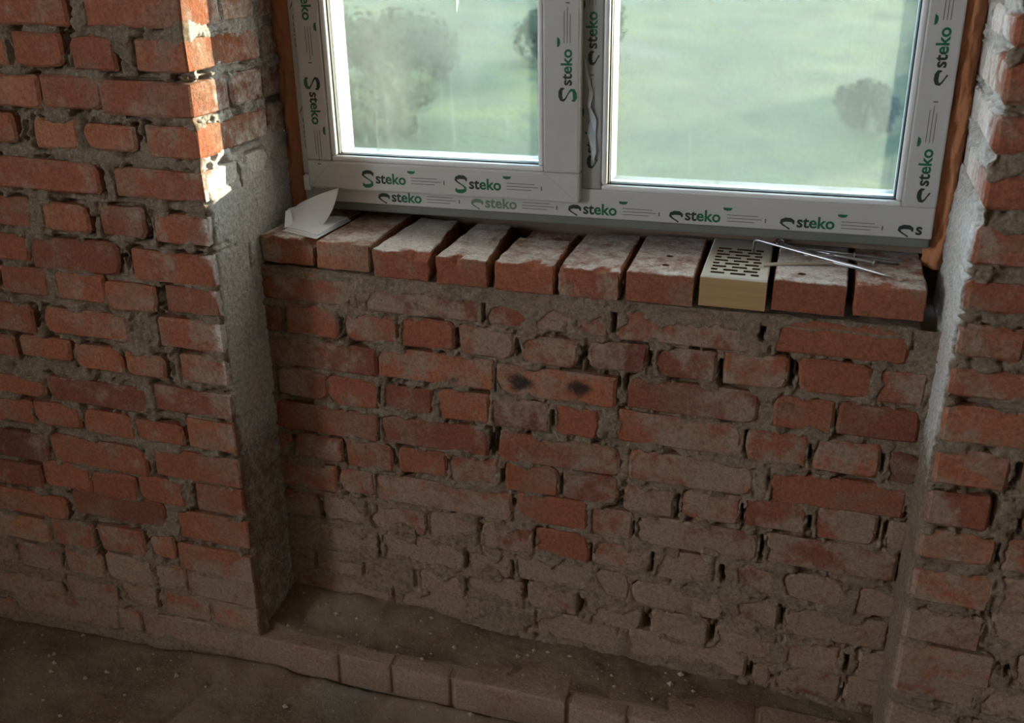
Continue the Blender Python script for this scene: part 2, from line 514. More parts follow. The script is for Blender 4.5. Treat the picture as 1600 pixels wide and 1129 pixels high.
# ------------------------------------------------------------------ brick positions (millimetres: x0, x1, z0, z1)
LEFT_ROWS = {
    1: [(-430,-239,-65,-2),(-199,4,-64,-2)],
    2: [(-460,-391,-142,-84),(-375,-261,-139,-77),(-248,-150,-143,-79),(-104,9,-141,-83)],
    3: [(-516,-333,-217,-155),(-331,-193,-216,-153),(-195,9,-221,-159)],
    4: [(-491,-407,-288,-229),(-368,-264,-295,-236),(-248,-131,-291,-242),(-108,11,-297,-238)],
    5: [(-540,-228,-381,-316),(-194,3,-379,-322)],
    6: [(-528,-412,-462,-399),(-383,-270,-460,-404),(-245,-141,-462,-400),(-118,5,-466,-406)],
    7: [(-568,-438,-538,-479),(-433,-217,-547,-478),(-182,4,-548,-484)],
    8: [(-642,-534,-612,-552),(-522,-401,-609,-549),(-385,-262,-612,-548),(-262,-141,-621,-560),(-118,5,-611,-554)],
    9: [(-652,-460,-700,-636),(-433,-223,-692,-633),(-146,1,-689,-625)],
    10: [(-650,-524,-762,-713),(-514,-383,-756,-707),(-373,-249,-767,-710),(-241,-144,-766,-715),(-105,6,-762,-701)],
    11: [(-753,-471,-857,-810),(-458,-202,-856,-795),(-182,15,-840,-782)],
    12: [(-690,-514,-928,-867),(-511,-388,-921,-865),(-378,-248,-926,-866),(-245,-124,-922,-871),(-113,12,-919,-847)],
    13: [(-771,-496,-1023,-953),(-489,-232,-1015,-928),(-209,9,-1004,-929)],
    14: [(-710,-531,-1100,-1036),(-522,-393,-1082,-1017),(-391,-269,-1084,-1022),(-264,-147,-1078,-1013),(-114,1,-1075,-1008)],
    15: [(-789,-476,-1175,-1111),(-457,-208,-1147,-1079),(-174,-6,-1158,-1082)],
    16: [(-780,-540,-1252,-1186),(-532,-411,-1241,-1175),(-399,-273,-1235,-1167),(-261,-195,-1228,-1161),(-189,-13,-1247,-1171)],
    17: [(-800,-665,-1336,-1268),(-654,-523,-1333,-1264),(-515,-406,-1323,-1252),(-398,-266,-1314,-1236),(-260,-178,-1313,-1234),(-173,-10,-1316,-1243)],
    18: [(-856,-537,-1422,-1340),(-527,-378,-1402,-1318),(-370,-263,-1377,-1311),(-253,-119,-1384,-1309),(-116,-5,-1387,-1312)],
    19: [(-876,-699,-1498,-1438),(-697,-388,-1468,-1395),(-389,-324,-1456,-1394),(-319,-59,-1460,-1377)],
}
PARAPET_ROWS = {
    1: [(-5,228,-624,-550),(247,499,-630,-564),(510,755,-633,-575),(771,1026,-629,-561),(1060,1296,-624,-538)],
    2: [(-11,41,-701,-641),(54,178,-701,-630),(192,313,-700,-637),(319,438,-695,-631),(448,565,-701,-636),(581,697,-706,-648),(716,832,-697,-637),(846,965,-697,-635),(978,1096,-693,-627),(1112,1243,-690,-623),(1252,1335,-695,-624)],
    3: [(-17,261,-778,-714),(262,522,-776,-704),(526,776,-786,-707),(796,1049,-779,-699),(1076,1185,-775,-704),(1191,1333,-771,-699)],
    4: [(19,141,-851,-780),(144,262,-856,-786),(271,385,-851,-790),(397,512,-854,-786),(516,641,-853,-784),(651,743,-851,-783),(778,1023,-847,-769),(1031,1148,-856,-777),(1158,1276,-854,-782),(1291,1350,-861,-796)],
    5: [(-6,255,-947,-855),(264,508,-934,-853),(530,787,-935,-861),(805,1054,-938,-853),(1084,1333,-949,-852)],
    6: [(-24,37,-1012,-944),(47,166,-1004,-941),(173,287,-1007,-933),(300,413,-994,-933),(420,529,-1004,-930),(544,662,-1001,-929),(670,787,-1000,-932),(798,903,-1011,-943),(913,1034,-1001,-937),(1041,1159,-998,-925),(1174,1289,-1001,-927),(1308,1345,-1003,-940)],
    7: [(-1,146,-1089,-1011),(151,237,-1073,-1012),(240,559,-1094,-997),(569,726,-1076,-994),(734,821,-1079,-1009),(830,1076,-1094,-1003),(1089,1336,-1083,-996)],
    8: [(-9,91,-1161,-1090),(102,213,-1157,-1079),(225,357,-1156,-1087),(365,481,-1154,-1081),(489,607,-1159,-1084),(612,730,-1151,-1078),(736,858,-1148,-1084),(869,992,-1160,-1086),(1027,1119,-1152,-1082),(1131,1249,-1154,-1090),(1272,1353,-1164,-1096)],
    9: [(4,236,-1250,-1163),(242,448,-1235,-1157),(456,558,-1226,-1161),(566,739,-1219,-1155),(738,820,-1230,-1161),(827,1018,-1244,-1165),(1029,1129,-1246,-1165),(1144,1339,-1252,-1168)],
    10: [(2,71,-1312,-1241),(76,197,-1310,-1237),(201,323,-1309,-1240),(331,446,-1307,-1238),(451,584,-1297,-1224),(592,709,-1286,-1220),(730,852,-1310,-1234),(869,991,-1313,-1238),(1008,1130,-1324,-1252),(1147,1260,-1334,-1250),(1293,1351,-1322,-1250)],
    11: [(-1,268,-1375,-1296),(271,523,-1367,-1282),(618,805,-1372,-1287),(823,1078,-1380,-1286),(1091,1127,-1395,-1325),(1136,1270,-1400,-1313),(1277,1360,-1393,-1313)],
}
RIGHT_ROWS = {
    1: [(1353,1448,-59,-15)],
    2: [(1349,1473,-138,-78)],
    3: [(1346,1419,-209,-155)],
    4: [(1347,1482,-292,-237)],
    5: [(1347,1445,-379,-318)],
    6: [(1346,1502,-455,-403)],
    7: [(1347,1446,-530,-473)],
    8: [(1348,1492,-599,-545)],
    9: [(1350,1503,-682,-615)],
    10: [(1347,1461,-759,-694),(1478,1572,-747,-685)],
    11: [(1349,1446,-840,-774),(1498,1589,-830,-773)],
    12: [(1350,1467,-908,-851),(1477,1590,-907,-845)],
    13: [(1342,1474,-997,-913),(1483,1604,-986,-914)],
    14: [(1351,1475,-1083,-995),(1484,1618,-1058,-984)],
    15: [(1353,1505,-1161,-1074),(1539,1649,-1135,-1074)],
    16: [(1357,1487,-1209,-1149),(1500,1635,-1212,-1153)],
}

def row_z(k):
    return -77 * k + 10, -77 * k + 73

# ---- left pier: front face and the reveal that turns in to the window
rows = {k: [list(b) for b in v] for k, v in LEFT_ROWS.items()}
for k in range(0, -5, -1):
    a, b = row_z(k)
    rows[k] = [[-255 if k % 2 else -118, 4, a, b]]
for k, row in rows.items():
    x = min(b[0] for b in row)
    zs = [row[0][2], row[0][3]]
    while x > -1080:
        w = 248 if k % 2 else 119
        if k % 4 == 0 and random.random() < .3: w = 248
        row.insert(0, [x - 14 - w, x - 14, zs[0] - 3, zs[1] - 3])
        x -= 14 + w
wall_left = None
rects, by_row, flat, corners = [], [], [], []
for k, row in sorted(rows.items()):
    rr = []
    for b in sorted(row):
        s0, s1, z0, z1 = [v / 1000 for v in b]
        z1 = min(z1, z0 + 0.070)
        if s1 > -0.02:
            depth = 0.12 if (s1 - s0) > 0.16 else 0.25
            corners.append((min(s0, -0.1), 0.003, depth, z0, z1))
            rr.append((s0, depth, z0, z1))
            if z0 > -0.58:
                y = depth + 0.012
                while y < 0.33:
                    w = 0.118
                    flat.append((y, min(y + w, .345), z0, z1))
                    rr.append((y, min(y + w, .345), z0, z1))
                    y += w + 0.012
        else:
            flat.append((s0, s1, z0, z1))
            rr.append((s0, s1, z0, z1))
    by_row.append(rr)
    rects += rr
gaps = make_gaps(by_row, 0.45)
wall_left = mortar_sheet('wall_left', surf_left, fields_left, -1.12, 0.36, FLOOR - .03, 0.37, 0.0036, rects, gaps, 100)
tag(wall_left, 'red brick pier with rough mortar joints, its reveal sunlit beside the opening sash', kind='structure')
for (s0, s1, z0, z1) in flat:
    face_brick(wall_left, surf_left, fields_left, s0, s1, z0, z1, tint(), random.uniform(-.001, .0035))
for (x0, x1, d, z0, z1) in corners:
    corner_brick(wall_left, surf_left, fields_left, x0, x1, -random.uniform(0.0005, .004), d, z0, z1, tint(), False)
box('wall_core', -1.75, -0.055, 0.055, 0.51, FLOOR - .1, 1.25, M['core'], wall_left)
box('wall_core', -1.75, -1.10, 0.0, 0.06, FLOOR - .1, 1.25, M['core'], wall_left)
box('wall_core', -1.12, 0.0, 0.0, 0.06, 0.365, 1.25, M['core'], wall_left)
box('wall_core', -0.06, 0.0, 0.06, 0.51, 0.365, 1.25, M['core'], wall_left)
box('wall_core', -0.06, 0.0, 0.355, 0.51, FLOOR - .1, 0.37, M['core'], wall_left)

# ---- right pier
rows = {k: [list(b) for b in v] for k, v in RIGHT_ROWS.items()}
for k in list(range(0, -5, -1)) + [17, 18, 19]:
    a, b = row_z(k - 0.05)
    rows[k] = [[1346, 1346 + (119 if k % 2 else 250), int(a), int(b)]]
for k, row in rows.items():
    x = max(b[1] for b in row)
    zs = [row[-1][2], row[-1][3]]
    while x < 1800:
        w = 248 if k % 2 else 119
        row.append([x + 13, x + 13 + w, zs[0], zs[1]])
        x += 13 + w
rects, by_row, flat, corners = [], [], [], []
for k, row in sorted(rows.items()):
    rr = []
    for i, b in enumerate(sorted(row)):
        s0, s1, z0, z1 = b[0] / 1000 - XR, b[1] / 1000 - XR, b[2] / 1000, b[3] / 1000
        z1 = min(z1, z0 + 0.070)
        if i == 0:
            depth = 0.12 if k % 2 else 0.25
            corners.append((XR - .003, XR + s1, depth, z0, z1))
            rr.append((-depth, s1, z0, z1))
            if z0 > -0.58:
                y = depth + 0.012
                while y < 0.33:
                    flat.append((-min(y + .118, .345), -y, z0, z1)); rr.append(flat[-1])
                    y += .13
        else:
            flat.append((s0, s1, z0, z1)); rr.append(flat[-1])
    by_row.append(rr)
    rects += rr
wall_right = mortar_sheet('wall_right', surf_right, fields_right, -0.36, 0.50, FLOOR - .03, 0.37, 0.0036, rects, make_gaps(by_row, 0.5), 300)
tag(wall_right, 'red brick pier with mortar-smeared pale reveal beside the fixed window pane', kind='structure')
for (s0, s1, z0, z1) in flat:
    face_brick(wall_right, surf_right, fields_right, s0, s1, z0, z1, tint() * .9, random.uniform(-.001, .0035))
for (x0, x1, d, z0, z1) in corners:
    corner_brick(wall_right, surf_right, fields_right, x0, x1, -random.uniform(0.0005, .004), d, z0, z1, tint() * .9, True, 0.007)
box('wall_core', XR + .055, 2.75, 0.055, 0.51, FLOOR - .1, 1.25, M['core'], wall_right)
box('wall_core', XR + .48, 2.75, 0.0, 0.06, FLOOR - .1, 1.25, M['core'], wall_right)
box('wall_core', XR, XR + .49, 0.0, 0.06, 0.365, 1.25, M['core'], wall_right)
box('wall_core', XR, XR + .06, 0.06, 0.51, 0.365, 1.25, M['core'], wall_right)
box('wall_core', XR, XR + .06, 0.355, 0.51, FLOOR - .1, 0.37, M['core'], wall_right)

# ---- low wall under the window
rects, by_row = [], []
for k, row in PARAPET_ROWS.items():
    zc = sum(b[2] + b[3] for b in row) / len(row) / 2000
    rr = []
    for b in row:
        s0, s1, z0, z1 = [v / 1000 for v in b]
        m = 0.6 * (z0 + z1) / 2 + 0.4 * zc
        h = min(max(z1 - z0, 0.058), 0.068) / 2
        rr.append((max(s0, -0.012), min(s1, 1.36), m - h, m + h))
    by_row.append(rr)
    rects += rr
wall_back = mortar_sheet('wall_back', surf_parapet, fields_parapet, -0.03, XR + 0.03, -1.45, -0.548, 0.003, rects, make_gaps(by_row, 0.62), 500, level=-0.0045)
tag(wall_back, 'low brick wall under the window sill, dusty and stained', kind='structure')
RED = {(2, 1), (2, 3), (4, 5), (5, 4), (7, 3), (8, 5), (3, 4), (1, 4), (6, 5)}
for r, rr in enumerate(by_row):
    for i, (s0, s1, z0, z1) in enumerate(rr):
        t = min(1, max(0, random.gauss(0.36, 0.17)))
        cl = random.choice((0, 0, .1, -.05))
        if (r + 1, i) in RED: t, cl = 0.45, 0.45
        face_brick(wall_back, surf_parapet, fields_parapet, s0, s1, z0, z1, t, random.uniform(-.0015, .0015), cl)
box('wall_core', 0, XR, YP + .052, 0.51, FLOOR - .1, -0.56, M['core'], wall_back)
box('wall_core', 0, XR, 0.43, 0.51, -0.56, -0.442, M['core'], wall_back)
box('leak_stop_slab', 0, XR, 0.353, 0.53, -0.468, -0.444, M['core'], wall_back)  # unseen slab, with the previous block, added to stop daylight under the frame
box('wall_core', 0, XR, 0.0, 0.51, 0.90, 1.25, M['core'], wall_back)
# bed of mortar on top of the low wall
S, Y = np.meshgrid(np.linspace(0, XR, 220), np.linspace(YP - .002, .46, 50))
zb = -0.549 + 0.008 * (fbm(S, Y, 25, 4, 610) - .5)
zb[0] -= 0.02
zb -= 0.05 * sstep(S, 1.309, 1.316)
fd = np.stack([0 * S + .5, 0 * S + .3, 0 * S, 0 * S + .1], -1).reshape(-1, 4)
grid_obj('mortar_bed', np.stack([S, Y, zb], -1), M['mortar'], wall_back, fd)
# projecting brick course at the foot of the low wall
box('ledge_mortar', -.04, 1.345, .0005, .10, -1.48, -1.3955, M['ledge_mortar'], wall_back)
def fields_ledge(s, z):
    s = np.asarray(s, float)
    return 0.85 + 0 * s, 0 * s, 0 * s, 0 * s
def surf_ledge(s, z):
    s = np.asarray(s, float)
    return s, np.full_like(s, -0.002), np.zeros_like(s), -np.ones_like(s)
for (a, b) in ((-.050, .198), (.204, .327), (.333, .466), (.476, .726), (.733, .855), (.862, 1.108), (1.114, 1.345)):
    bm = bm_box(bmesh.new(), a, b, -.004 + random.uniform(-.004, .002), .112, -1.475, -1.392 + random.uniform(-.003, .003))
    es = [e for e in bm.edges if abs(e.verts[0].co.x - e.verts[1].co.x) > .05]
    bmesh.ops.subdivide_edges(bm, edges=es, cuts=3, use_grid_fill=True)
    bmesh.ops.bevel(bm, geom=[e for e in bm.edges if e.calc_face_angle(0) > 1], offset=.006, segments=2, affect='EDGES', profile=.5)
    for v in bm.verts:
        v.co += Vector((random.uniform(-.001, .001), random.uniform(-.002, .002), random.uniform(-.002, .002)))
    SZ = [(v.co.x, v.co.z) for v in bm.verts]
    o = bm_obj('ledge_brick', bm, M['brick'], wall_back, smooth=True)
    brick_data(o.data, surf_ledge, fields_ledge, SZ, .35)

# ------------------------------------------------------------------ floor, ceiling and the rest of the room
def floor_material():
    b = NB('dirty_screed')
    n = b.noise(5, 5, 0.6)
    col = b.mix(b.step(n, 0.35, 0.68), (0.135, 0.088, 0.056), (0.235, 0.172, 0.118))
    col = b.mix(b.step(b.noise(3.1, 3, 0.5), 0.54, 0.70, 0, 0.7), col, (0.185, 0.180, 0.150))
    col = b.mix(b.step(b.noise(120, 3, 0.6), 0.55, 0.75, 0, 0.5), col, (0.33, 0.28, 0.22))
    nm = b.bump(b.noise(60, 7, 0.72), 0.8, 0.008)
    return b.principled(col, 0.96, nm, spec=0.1)
M['floor'] = floor_material()
floor = box('floor', -1.75, 2.75, -3.80, 0.60, FLOOR - .12, FLOOR - .02, M['floor'])
tag(floor, 'dirty bare screed floor of the unfinished room', kind='structure')
X, Y = np.meshgrid(np.linspace(-1.2, 1.85, 430), np.linspace(-1.3, 0.19, 215))
fz = FLOOR - 0.004 + 0.016 * (fbm(X, Y, 6, 4, 700) - .5) + 0.006 * (fbm(X, Y, 45, 4, 720) - .5)
fz -= 0.014 * sstep(-X, .3, .8)
fz += 0.050 * np.exp(-np.clip(-Y, 0, 9) / 0.045) * (0.5 + fbm(X, Y, 9, 3, 730)) * sstep(-Y, -.02, .02) * (.35 + .65 * sstep(X, -.3, 0))
fz -= 0.012 * np.exp(-((X + 0.13 - 0.25 * (Y + .2)) / 0.006) ** 2) * (Y < -.06)
niche = sstep(Y, 0.012, 0.030) * (X > -.02) * (X < XR + .02)
lz = -1.390 + 0.040 * sstep(Y, 0.05, 0.16) * (0.1 + 1.2 * fbm(X, Y, 7, 3, 740)) * (1 - .6 * sstep(X, .2, .7)) + 0.014 * (fbm(X, Y, 22, 4, 750) - .5) + .006 * (fbm(X, Y, 80, 3, 760) - .5)
lz += 0.02 * np.exp(-(X / 0.05) ** 2) - 0.02 * sstep(X, .9, 1.3)
fz = fz * (1 - niche) + lz * niche
grid_obj('dirt_layer', np.stack([X, Y, fz], -1), M['floor'], floor)
def height_at(x, y):
    i = min(max(int(round((x + 1.2) / 3.05 * 429)), 0), 429); j = min(max(int(round((y + 1.3) / 1.49 * 214)), 0), 214)
    return fz[j, i]
# crumbs of mortar and brick
V, F = [], []
for k in range(420):
    if k % 3 == 0:
        x, y = random.uniform(0.02, XR - .02), random.uniform(.0, .14)
    else:
        x, y = random.uniform(-1.0, 1.7), -abs(random.gauss(0.02, 0.22)) - .012
    r = random.choice((.0016, .002, .003, .004, .006)) * random.uniform(.7, 1.4)
    z = height_at(x, y) + r * .4
    b = len(V)
    for d in ((1, 0, 0), (-1, 0, 0), (0, 1, 0), (0, -1, 0), (0, 0, 1), (0, 0, -1)):
        q = r * random.uniform(.6, 1.3)
        V.append((x + d[0] * q, y + d[1] * q, z + d[2] * q * .8))
    for (i, j) in ((0, 2), (2, 1), (1, 3), (3, 0)):
        F += [(b + i, b + j, b + 4), (b + j, b + i, b + 5)]
M['crumb'] = plain('mortar_crumbs', (0.36, 0.29, 0.22), 0.95, var=.4, bscale=30)
tag(mesh_obj('rubble_crumbs', V, F, M['crumb'], floor), kind='stuff')

tag(box('ceiling', -1.75, 2.75, -3.80, 0.60, 1.25, 1.35, M['ceiling']), kind='structure')
tag(box('wall_side_east', 2.75, 2.85, -3.80, 0.55, FLOOR - .1, 1.25, M['render']), kind='structure')
tag(box('wall_rear', -1.75, 2.75, -3.90, -3.78, FLOOR - .1, 1.25, M['render']), kind='structure')
bm = bmesh.new()
OY0, OY1, OZ0, OZ1 = -3.35, -1.95, -0.30, 0.90  # made-up opening for the fill lamp, its deep jambs shape the light
bm_box(bm, -2.25, -1.75, -3.90, OY0, FLOOR - .1, 1.25)
bm_box(bm, -2.25, -1.75, OY1, 0.55, FLOOR - .1, 1.25)
bm_box(bm, -2.25, -1.75, OY0, OY1, FLOOR - .1, OZ0)
bm_box(bm, -2.25, -1.75, OY0, OY1, OZ1, 1.25)
tag(bm_obj('wall_side_west', bm, M['render']), kind='structure')

# ------------------------------------------------------------------ window
WO = Vector((0.05, 0.30, -0.457))
win = empty('window_1', WO)
win.rotation_euler = (0, -0.0125, 0)
tag(win, 'white plastic window with an opening sash and a fixed pane, still in printed protective film', kind='structure')
def wbox(name, x0, x1, y0, y1, z0, z1, mat, parent, bevel=0.003, segs=2):
    return box(name, x0, x1, y0, y1, z0, z1, mat, parent, bevel, tuple(WO), segs)
FX0, FX1, FZ0, FZ1 = 0.050, 1.315, -0.442, 0.860
YF = 0.300
TOP = 0.79
fr = wbox('frame', FX0, FX1, YF, .372, FZ0, -0.384, M['film'], win)          # bottom member carries the rest
wbox('frame_member', FX0, 0.118, YF, .372, -0.384, FZ1, M['film'], fr)
wbox('frame_member', 1.256, FX1, YF, .372, -0.384, FZ1, M['film'], fr)
wbox('frame_member', FX0, FX1, YF + .001, .372, TOP + .01, FZ1, M['film'], fr)
wbox('mullion', 0.628, 0.701, YF + .003, .372, -0.384, TOP + .01, M['shaded_film'], fr)
sub = wbox('support_profile', FX0 + .004, FX1 - .002, YF + .004, .352, -0.460, FZ0, M['subsill'], win)
# fixed pane: bead, gasket, glass
GX0, GX1, GZ0 = 0.712, 1.246, -0.375
def glazing(parent, x0, x1, z0, z1, yb, bead):
    b = wbox('glazing_bead', x0 - bead, x1 + bead, yb, yb + .03, z0 - bead, z0, M['plastic'], parent, .005, 3)
    wbox('glazing_bead', x0 - bead, x0, yb, yb + .03, z0, z1, M['plastic'], parent, .005, 3)
    wbox('glazing_bead', x1, x1 + bead, yb, yb + .03, z0, z1, M['plastic'], parent, .005, 3)
    wbox('glazing_bead', x0 - bead, x1 + bead, yb, yb + .03, z1, z1 + bead, M['plastic'], parent, .005, 3)
    g = .0022
    for (a, c, d, e) in ((x0, x1, z0, z0 + g), (x0, x0 + g, z0, z1), (x1 - g, x1, z0, z1)):
        wbox('gasket', a, c, yb + .012, yb + .020, d, e, M['gasket'], parent, 0)
    for (a, c, d, e) in ((x0 - .004, x1 + .004, z0 - .004, z0 + .004), (x0 - .004, x0 + .004, z0, z1), (x1 - .004, x1 + .004, z0, z1)):
        wbox('spacer_bar', a, c, yb + .0225, yb + .040, d, e, M['spacer'], parent, 0)
    for (a, c, d, e) in ((x0 - .03, x1 + .03, z0 - .03, z0 + .002), (x0 - .03, x0 + .002, z0, z1), (x1 - .002, x1 + .03, z0, z1)):
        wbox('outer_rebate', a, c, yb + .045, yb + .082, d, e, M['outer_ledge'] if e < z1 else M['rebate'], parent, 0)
    wbox('glass_pane', x0 - .004, x1 + .004, yb + .018, yb + .022, z0 - .004, z1 + .004, M['glass'], parent, 0)
    wbox('glass_pane', x0 - .004, x1 + .004, yb + .0405, yb + .0445, z0 - .004, z1 + .004, M['glass_dirty'], parent, 0)

def glass_material(name, dirty):
    b = NB(name)
    tr = b.n('ShaderNodeBsdfTransparent'); tr.inputs[0].default_value = (0.965, 0.985, 0.975, 1)
    gl = b.n('ShaderNodeBsdfGlossy'); gl.inputs['Roughness'].default_value = 0.03
    gl.inputs[0].default_value = (1, 1, 1, 1)
    lw = b.n('ShaderNodeFresnel'); lw.inputs[0].default_value = 1.30
    mx = b.n('ShaderNodeMixShader')
    b.t.links.new(lw.outputs[0], mx.inputs[0]); b.t.links.new(tr.outputs[0], mx.inputs[1]); b.t.links.new(gl.outputs[0], mx.inputs[2])
    last = mx.outputs[0]
    if dirty:
        big = b.noise(2.6, 2, 0.5, b.scaled((1, 1, 0.45)))
        streak = b.noise(26, 4, 0.65, b.scaled((1, 1, 0.06)), 0.4)
        spots = b.noise(240, 3, 0.7)
        fine = b.noise(70, 5, 0.7, b.scaled((1, 1, 0.35)))
        m = b.math('ADD', b.step(big, 0.40, 0.62, DIRT[0], DIRT[1]), b.step(streak, 0.60, 0.74, 0.0, DIRT[2]))
        run = b.noise(60, 3, 0.6, b.scaled((1, 1, 0.025)), 0.6)
        m = b.math('ADD', m, b.step(run, 0.66, 0.70, 0.0, 0.16))
        m = b.math('ADD', m, b.step(fine, 0.50, 0.78, 0.0, DIRT[3]))
        m = b.math('ADD', m, b.step(spots, 0.62, 0.72, 0.0, DIRT[3]))
        df = b.n('ShaderNodeBsdfDiffuse'); df.inputs[0].default_value = (0.11, 0.11, 0.095, 1)
        tl = b.n('ShaderNodeBsdfTranslucent'); tl.inputs[0].default_value = (0.086, 0.106, 0.098, 1)
        m2 = b.n('ShaderNodeMixShader'); m2.inputs[0].default_value = 0.6
        b.t.links.new(df.outputs[0], m2.inputs[1]); b.t.links.new(tl.outputs[0], m2.inputs[2])
        m3 = b.n('ShaderNodeMixShader')
        b.t.links.new(m, m3.inputs[0]); b.t.links.new(last, m3.inputs[1]); b.t.links.new(m2.outputs[0], m3.inputs[2])
        last = m3.outputs[0]
    b.t.links.new(last, b.out.inputs[0])
    return b.m
DIRT = (0.13, 0.40, 0.24, 0.26)
M['glass'] = glass_material('clear_glass', False)
M['glass_dirty'] = glass_material('rain_streaked_glass', True)
glazing(fr, GX0, GX1, GZ0, TOP, YF + .002, .011)
# opening sash
SX0, SX1, SZ0 = 0.072, 0.662, -0.409
YS = 0.279
sash = wbox('sash', SX0, SX1, YS, .345, SZ0, -0.350, M['film'], win, .004)
wbox('sash_member', SX0, 0.128, YS, .345, -0.350, TOP + .03, M['film'], sash, .004)
wbox('sash_member', 0.590, SX1, YS, .345, -0.350, TOP + .03, M['film'], sash, .004)
wbox('sash_member', SX0, SX1, YS + .001, .345, TOP, TOP + .03, M['film'], sash, .004)
glazing(sash, 0.140, 0.578, -0.339, TOP, YS + .004, .012)
# diagonal weld seam lines at the sash corners
def decal_quad(name, pts, y, mat, parent):
    return mesh_obj(name, [(p[0], y, p[1]) for p in pts], [tuple(range(len(pts)))], mat, parent, origin=tuple(WO))
M['seam'] = plain('weld_seam', (0.33, 0.32, 0.31), .6)
V, F = [], []
for i in range(9):
    t = i / 8
    x, z = .442 - .028 * math.sin(t * 1.5) , .04 - .095 * t
    w = .0035 * math.sin(math.pi * min(1, t * .9 + .1)) + .0004
    V += [(x - w, YS + .0205, z), (x + w, YS + .0205, z + .002)]
    if i: F.append((2 * i - 2, 2 * i - 1, 2 * i + 1, 2 * i))
sb = NB('white_smear')
d1 = sb.n('ShaderNodeBsdfDiffuse'); d1.inputs[0].default_value = (.8, .82, .8, 1)
d2 = sb.n('ShaderNodeBsdfTranslucent'); d2.inputs[0].default_value = (.35, .36, .35, 1)
d3 = sb.n('ShaderNodeAddShader')
sb.t.links.new(d1.outputs[0], d3.inputs[0]); sb.t.links.new(d2.outputs[0], d3.inputs[1]); sb.t.links.new(d3.outputs[0], sb.out.inputs[0])
M['smear'] = sb.m
mesh_obj('white_smear', V, F, M['smear'], sash, origin=tuple(WO))
decal_quad('weld_seam', [(SX1 - .002, SZ0 + .002), (SX1 - .0035, SZ0 + .002), (0.5905, -.3515), (0.592, -.3515)], YS - .0003, M['seam'], sash)
decal_quad('weld_seam', [(SX0 + .002, SZ0 + .002), (SX0 + .0035, SZ0 + .002), (0.1285, -.3515), (0.127, -.3515)], YS - .0003, M['seam'], sash)
# hinge cover at the lower corner of the sash
wbox('hinge_cover', 0.054, 0.070, YF - .012, YF, -0.418, -0.385, M['plastic'], sash, .003)

# printed lettering of the protective film
def text_mesh(body, width, bold=0.012):
    cu = bpy.data.curves.new('lettering', 'FONT')
    cu.body = body
    cu.size = 1.0
    cu.offset = bold
    cu.resolution_u = 3
    ob = bpy.data.objects.new('lettering', cu)
    COL.objects.link(ob)
    dg = bpy.context.evaluated_depsgraph_get()
    me = bpy.data.meshes.new_from_object(ob.evaluated_get(dg))
    bpy.data.objects.remove(ob)
    xs = [v.co.x for v in me.vertices]
    k = width / (max(xs) - min(xs))
    V = [((v.co.x - min(xs)) * k, v.co.y * k) for v in me.vertices]
    F = [tuple(p.vertices) for p in me.polygons]
    bpy.data.meshes.remove(me)
    return V, F
STEKO = text_mesh('steko', 0.068, 0.026)
def stroke(points, widths):
    V, F = [], []
    n = len(points)
    for i, (p, w) in enumerate(zip(points, widths)):
        a = points[max(i - 1, 0)]; c = points[min(i + 1, n - 1)]
        dx, dy = c[0] - a[0], c[1] - a[1]
        l = math.hypot(dx, dy)
        V += [(p[0] - dy / l * w / 2, p[1] + dx / l * w / 2), (p[0] + dy / l * w / 2, p[1] - dx / l * w / 2)]
        if i:
            F.append((2 * i - 2, 2 * i - 1, 2 * i + 1, 2 * i))
    return V, F
SP = [(0.027, .0235), (.0262, .0285), (.021, .0312), (.012, .0315), (.0055, .0290), (.0040, .0250), (.0075, .0212), (.014, .0175), (.0205, .0135), (.0245, .0095), (.0235, .0050), (.0175, .0024), (.0090, .0020), (.0045, .0040), (.0042, .0085)]
SW = [.0026, .0060, .0080, .0082, .0072, .0052, .0032, .0026, .0032, .0052, .0072, .0082, .0080, .0060, .0026]
def logo_mesh(name, half=False, faded=False, lines=True, cut=99):
    V, F, I = [], [], []
    def add(v, f, mi):
        b = len(V)
        V.extend(v)
        for q in f:
            F.append(tuple(b + i for i in q)); I.append(mi)
    k = 9 if half else len(SP)
    sh = -.0095 if half else 0
    sp = [(a, b + sh) for a, b in SP]
    v, f = stroke(sp[:8], SW[:8]); add(v, f, 1)
    v, f = stroke(sp[7:k], SW[7:k]); add(v, f, 1 if half else 0)
    v, f = STEKO
    v = [(a * 1.0 + .0325, b + .009) for a, b in v]
    for q in f:
        b = len(V)
        if max(v[i][0] for i in q) > cut:
            continue
        V.extend(v[i] for i in q); F.append(tuple(range(b, b + len(q))))
        I.append(1 if sum(v[i][0] for i in q) / len(q) < .0325 + .026 else 0)
    if cut > 1:
        if lines:
            for (a, b, z) in ((.112, .170, .0235), (.112, .178, .0175), (.112, .164, .0115)):
                add([(a, z), (b, z), (b, z + .0013), (a, z + .0013)], [(0, 1, 2, 3)], 2)
            add([(.183, .013), (.1855, .013), (.1855, .021), (.183, .021)], [(0, 1, 2, 3)], 2)
        add([(.104, .0380), (.1055, .0335), (.112, .0318), (.119, .0328), (.1225, .0380)], [(0, 1, 2, 3, 4)], 0)
    me = bpy.data.meshes.new(name)
    me.from_pydata([(a, 0, b) for a, b in V], [], F)
    for m in ((M['ink_faded'], M['ink_faded'], M['ink_grey']) if faded else (M['ink_green'], M['ink_dark'], M['ink_grey'])):
        me.materials.append(m)
    me.polygons.foreach_set('material_index', I)
    me.update()
    return me
LOGO, LOGO_HALF, LOGO_FADED, LOGO_CUT = logo_mesh('film_logo'), logo_mesh('film_logo', True), logo_mesh('film_logo', True, True), logo_mesh('film_logo', True, cut=.0455)
